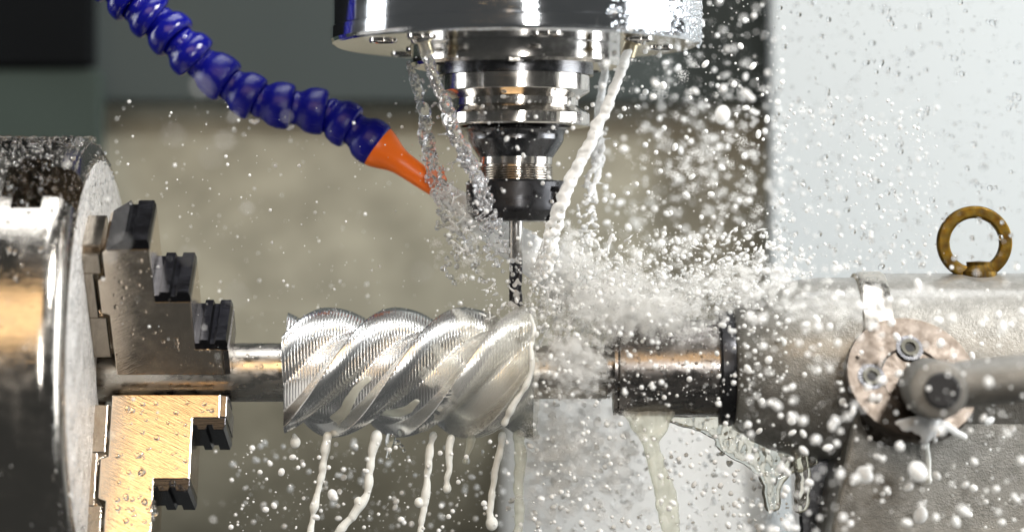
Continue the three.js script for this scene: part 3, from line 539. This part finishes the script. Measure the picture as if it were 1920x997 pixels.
{
  const b = [];                                                // beads and threads round the left jets and the cutter
  for (let k = 0; k < 260; k++) { const t = rnd(), x = lerp(835, 940, t) + gauss() * 34, y = lerp(330, 600, t) + gauss() * 40, p = at(x, y, gauss() * 60 + 40); b.push([p.x, p.y, p.z, 0.9 + 2.8 * rnd() ** 2.5]); if (rnd() < 0.16) { const l = rr(6, 20), a = rr(0, 6.28); chain(b, [p, at(x + Math.cos(a) * l * 0.5 + rr(-4, 4), y + Math.sin(a) * l * 0.5, p.z), at(x + Math.cos(a) * l, y + Math.sin(a) * l, p.z)], rr(1, 2.2), 0.9, 0.5); } }
  for (let k = 0; k < 40; k++) { const y = rr(480, 580), p = at(967 + gauss() * 16, y, 14 + rr(0, 8)); b.push([p.x, p.y, p.z, rr(1.5, 4.5)]); }
  solo('coolant_splash', liquid(b, 1.5), M.cloudy, 'loose glassy beads and threads left of the cutter', 'splash', null, 'stuff');
}
const ball = new THREE.SphereGeometry(U, 18, 12), tiny = new THREE.IcosahedronGeometry(1, 1);
const REGIONS = [
  // where (pixels), depth range, radius range, count, power, material, label of the single drops, how many of them stand alone
  { box: [1130, 0, 1470, 480], z: [-1000, 600], r: [0.8, 6.6], n: 1250, pow: 5, mat: 'milk', big: 60, label: 'white drop in the air right of the spindle', group: 'coolant drops right of the spindle' },
  { box: [1450, 0, 1920, 500], z: [-700, 450], r: [1.0, 6.5], n: 1300, pow: 4, mat: 'clear', big: 55, label: 'clear drop in the air before the white column', group: 'clear drops before the white column' },
  { box: [1450, 180, 1760, 520], z: [-300, 500], r: [0.8, 4.5], n: 700, pow: 3, mat: 'cloudy', big: 14, label: 'pale frothy drop before the white column', group: '' },
  { box: [1390, 500, 1920, 997], z: [190, 700], r: [0.8, 8], n: 850, pow: 3.6, mat: 'milk', big: 75, label: 'white drop in the air before the tailstock', group: 'coolant drops before the tailstock' },
  { box: [990, 430, 1480, 760], z: [-120, 330], r: [0.8, 5.4], n: 2400, pow: 4, mat: 'milk', big: 45, label: 'white drop in the spray between rotor and tailstock', group: 'coolant drops between rotor and tailstock' },
  { box: [1000, 780, 1480, 997], z: [-500, 300], r: [0.8, 6], n: 1500, pow: 3.6, mat: 'milk', big: 35, label: 'white drop in the air below the quill', group: 'coolant drops below the quill' },
  { box: [430, 825, 1010, 997], z: [-500, 260], r: [0.7, 6], n: 620, pow: 3.4, mat: 'milk', big: 30, label: 'white drop in the air below the rotor', group: 'coolant drops below the rotor' },
  { box: [215, 190, 880, 620], z: [-500, 300], r: [0.7, 3.5], n: 420, pow: 4, mat: 'milk', big: 0, label: '', group: '' },
  { box: [840, 180, 1120, 600], z: [60, 300], r: [0.8, 5], n: 260, pow: 3.2, mat: 'cloudy', big: 12, label: 'glassy drop before the tool holder', group: 'coolant drops before the tool holder' },
  { box: [0, 260, 420, 997], z: [240, 700], r: [0.8, 5], n: 60, pow: 3, mat: 'milk', big: 6, label: 'white drop before the chuck', group: 'coolant drops before the chuck' },
  { box: [200, 0, 900, 560], z: [900, 1600], r: [3, 6], n: 16, pow: 1.2, mat: 'cloudy', big: 16, label: 'faint drop floating left of the spindle', group: 'blurred drops left of the spindle' },
];
function where(R, x, y, z, r, i) {                            // the region's label, made narrower by size, sharpness and place
  const [x0, y0, x1, y1] = R.box, u = (x - x0) / (x1 - x0), v = (y - y0) / (y1 - y0), size = i < R.big / 3 ? 'large' : i < R.big * 2 / 3 ? 'middling' : 'small', soft = Math.abs(z) > 260 ? 'blurred' : 'crisp';
  return `${size} ${soft} ${R.label}, ${v < 0.34 ? 'upper' : v < 0.67 ? 'middle' : 'lower'} ${u < 0.34 ? 'left' : u < 0.67 ? 'centre' : 'right'}`;
}
function single(px, py, z, r, mat, label, group, squash = 1) {
  const p = at(px, py, z), m = new THREE.Mesh(ball, M[mat]); m.name = numbered('coolant_drop'); m.position.copy(p).multiplyScalar(U);
  m.scale.set(r * squash, r / squash, r); m.rotation.z = rr(0, 3.14); m.castShadow = m.receiveShadow = true; scene.add(m); return tag(m, label, 'coolant drop', group);
}
function many(name, list, mat, label, cat, geo = tiny) {
  const m = new THREE.InstancedMesh(geo, mat, list.length), q = new THREE.Matrix4(); m.name = numbered(name);
  list.forEach(([x, y, z, r, sx = 1, sy = 1, sz = 1], i) => m.setMatrixAt(i, q.makeScale(r * sx * U, r * sy * U, r * sz * U).setPosition(x * U, y * U, z * U)));
  scene.add(m); return tag(m, label, cat, null, 'stuff');
}
const rest = { milk: [], clear: [], cloudy: [] };
for (const R of REGIONS) {
  const all = []; for (let i = 0; i < R.n; i++) all.push([rr(R.box[0], R.box[2]), rr(R.box[1], R.box[3]), rr(...R.z), R.r[0] + (R.r[1] - R.r[0]) * rnd() ** R.pow]);
  all.sort((a, b) => b[3] - a[3]);
  all.forEach(([x, y, z, r], i) => { if (i < R.big) { const l = where(R, x, y, z, r, i); single(x, y, z, r, R.mat, l, l + ' (look-alikes)', rr(1, 1.3)); } else { const p = at(x, y, z); rest[R.mat].push([p.x, p.y, p.z, r]); } });
}
for (const [x, y, z, r, label] of [[1727, 966, 240, 14, 'large white coolant drop near the bottom edge before the tailstock'], [1622, 890, 330, 15, 'large blurred white drop left below the clamp flange'], [1722, 884, 420, 17, 'wide faint blurred drop on the tailstock block below the flange'], [548, 857, 60, 6, 'white drop just below the left end of the rotor'],
  [527, 885, 60, 7, 'uppermost of three white drops at left below the rotor'], [513, 948, 60, 6, 'lowest of three white drops at left below the rotor'], [623, 928, 120, 10, 'soft white drop right of the first long drip'], [1355, 215, 300, 15, 'cream blurred coolant clump left of the white column edge'], [1244, 160, 60, 7, 'bright white drop right of the spindle near its rim']]) single(x, y, z, r, 'milk', label, null, 1.12);
many('spray_drops', rest.milk, M.milk, 'countless small white coolant drops flying through the air', 'spray'); 
many('spray_drops', rest.clear, M.clear, 'countless small clear drops before the white column', 'spray', new THREE.SphereGeometry(1, 14, 10)); 
many('spray_drops', rest.cloudy, M.cloudy, 'countless small glassy drops round the tool holder', 'spray', new THREE.SphereGeometry(1, 12, 8));
{
  // fine mist, densest round the cut: each puff is a loose cluster of specks, and the puffs are strewn in depth
  const puffs = []; for (let k = 0; k < 3; k++) { const gs = []; for (let i = 0; i < 240; i++) { const g = new THREE.TetrahedronGeometry(0.026 + 0.03 * rnd()), d = V(gauss(), gauss(), gauss()).multiplyScalar(0.75); g.rotateX(rr(0, 6)).rotateY(rr(0, 6)).translate(d.x, d.y, d.z); gs.push(g); } puffs.push(join(gs)); }
  const sets = [[], [], []], put = (n, cx, cy, sx, sy, z0, z1, r0, r1) => { for (let i = 0; i < n; i++) { const p = at(cx + gauss() * sx, cy + gauss() * sy, rr(z0, z1)); sets[i % 3].push([p.x, p.y, p.z, rr(r0, r1), rr(0.8, 1.3), rr(0.6, 1.1)]); } };
  put(420, 1080, 680, 62, 58, 60, 190, 7, 14); put(300, 1040, 860, 60, 110, -200, 60, 9, 17); put(420, 1200, 590, 130, 45, 60, 180, 8, 15); put(380, 1075, 520, 50, 70, -90, 60, 8, 15); put(700, 1150, 560, 130, 70, -160, 120, 8, 17); put(260, 1390, 540, 130, 55, -60, 240, 8, 15); put(420, 1110, 850, 110, 120, -380, 100, 9, 18); put(160, 1330, 300, 130, 200, -400, 200, 9, 17); put(60, 1540, 560, 120, 70, 100, 260, 7, 13); put(70, 1060, 470, 30, 80, -40, 60, 7, 12); put(50, 880, 420, 60, 90, -60, 80, 8, 14);
  sets.forEach((l, i) => many('spray_mist', l, M.milk, ['fine white coolant mist hanging round the cut', 'fine white mist drifting between the rotor and the tailstock', 'thin veil of mist below and right of the rotor'][i], 'mist', puffs[i]));
}
/* ------------------------------------------------------------------ beads of coolant lying on the metal */
{
  const dome = new THREE.SphereGeometry(U, 20, 14), fine = [];
  const n2 = V(0, Math.cos(68 * Math.PI / 180), Math.sin(68 * Math.PI / 180)), n1 = V(0, -Math.cos(53 * Math.PI / 180), Math.sin(53 * Math.PI / 180));
  const onJaw = (px, py, n) => { const o = V(0, AX, 0).addScaledVector(n, 62), eye = V(0, 0, D), d = at(px, py, 0).sub(eye), t = o.sub(eye).dot(n) / d.dot(n); return eye.addScaledVector(d, t); };
  const bead = (p, n, r, label, group) => { const m = new THREE.Mesh(dome, M.clear); m.name = numbered('coolant_bead'); m.position.copy(p).addScaledVector(n, r * 0.05).multiplyScalar(U); m.quaternion.setFromUnitVectors(V(0, 1, 0), n); m.scale.set(r, r * 0.8, r); scene.add(m); const q = label + ', ' + group.place(p) + (r > 4.2 ? ', a big one' : r > 2.9 ? ', of middle size' : ', a tiny one'); tag(m, q, 'coolant bead', q + ' (look-alikes)'); };
  for (let i = 0; i < 84; i++) { const y = rr(752, 985), x = rr(218, y < 800 ? 408 : y < 925 ? 350 : 292); bead(onJaw(x, y, n2), n2, 2.4 + 4.2 * rnd() ** 2.2, 'clear bead on the golden lower jaw', { place: (p) => `${p.y > AX - 130 ? 'top' : p.y > AX - 210 ? 'middle' : 'bottom'} ${p.x < -680 ? 'left' : p.x < -630 ? 'centre' : 'right'}` }); }
  for (let i = 0; i < 45; i++) { const y = rr(470, 690), x = rr(212, y < 560 ? 283 : y < 650 ? 350 : 412); bead(onJaw(x, y, n1), n1, 2.0 + 3.4 * rnd() ** 2, 'clear bead on the dark upper jaw', { place: (p) => `${p.y > AX + 110 ? 'top' : p.y > AX + 50 ? 'middle' : 'bottom'} ${p.x < -680 ? 'left' : p.x < -620 ? 'centre' : 'right'}` }); }
  for (let i = 0; i < 40; i++) { const a = rr(-0.6, 1.3), x = at(rr(424, 532), 700).x, n = V(0, Math.sin(a), Math.cos(a)); bead(V(x, AX, 0).addScaledVector(n, 55), n, 1.5 + 3 * rnd() ** 2, 'clear bead on the bar', { place: (p) => `${p.y > AX + 40 ? 'along the top' : p.y > AX + 10 ? 'upper half' : 'lower half'}, ${p.x < -500 ? 'chuck end' : p.x < -465 ? 'middle' : 'rotor end'}` }); }
  for (let i = 0; i < 2300; i++) { const a = rr(0.1, 2.0), x = at(rr(0, 200), 700).x - rr(0, 30) ; if (x > -786) continue; const top = rnd() < sstep(a, 0.1, 1.2); if (!top) continue; fine.push([x, AX + 440.3 * Math.sin(a), 440.3 * Math.cos(a), 1.0 + 3.4 * rnd() ** 3]); }
  for (let i = 0; i < 2600; i++) { const a = rr(-1.1, 1.9), r = 430 - 130 * rnd() ** 1.5; fine.push([-768.2 - 16 * sstep(r, 396, 432), AX + r * Math.sin(a), r * Math.cos(a), 0.7 + 2.2 * rnd() ** 3]); }
  for (let i = 0; i < 900; i++) { const th = rr(0.4, 1.6), x = lerp(ROT.x0, ROT.x1, rnd()), r = ROT.R * rotorProfile(rotorPhase(x, th)); fine.push([x, AX + r * Math.sin(th), r * Math.cos(th), 0.7 + 1.8 * rnd() ** 2]); }
  for (let i = 0; i < 700; i++) { const a = rr(0.5, 1.75), y = rr(415, 520); fine.push([SX + 347 * Math.sin(a), y, 347 * Math.cos(a), 0.8 + 3 * rnd() ** 3, 1, rr(1, 2.2), 1]); }
  for (let i = 0; i < 500; i++) { const a = rr(-0.4, 1.5), x = rr(195, 382); fine.push([x, AX + 8 + 90 * Math.sin(a), 90 * Math.cos(a), 0.8 + 2.4 * rnd() ** 3]); }
  many('fine_beads', fine, M.clear, 'fine clear beads of coolant clinging to the metal', 'beads', new THREE.SphereGeometry(1, 10, 8));
}
renderer.render(scene, camera);
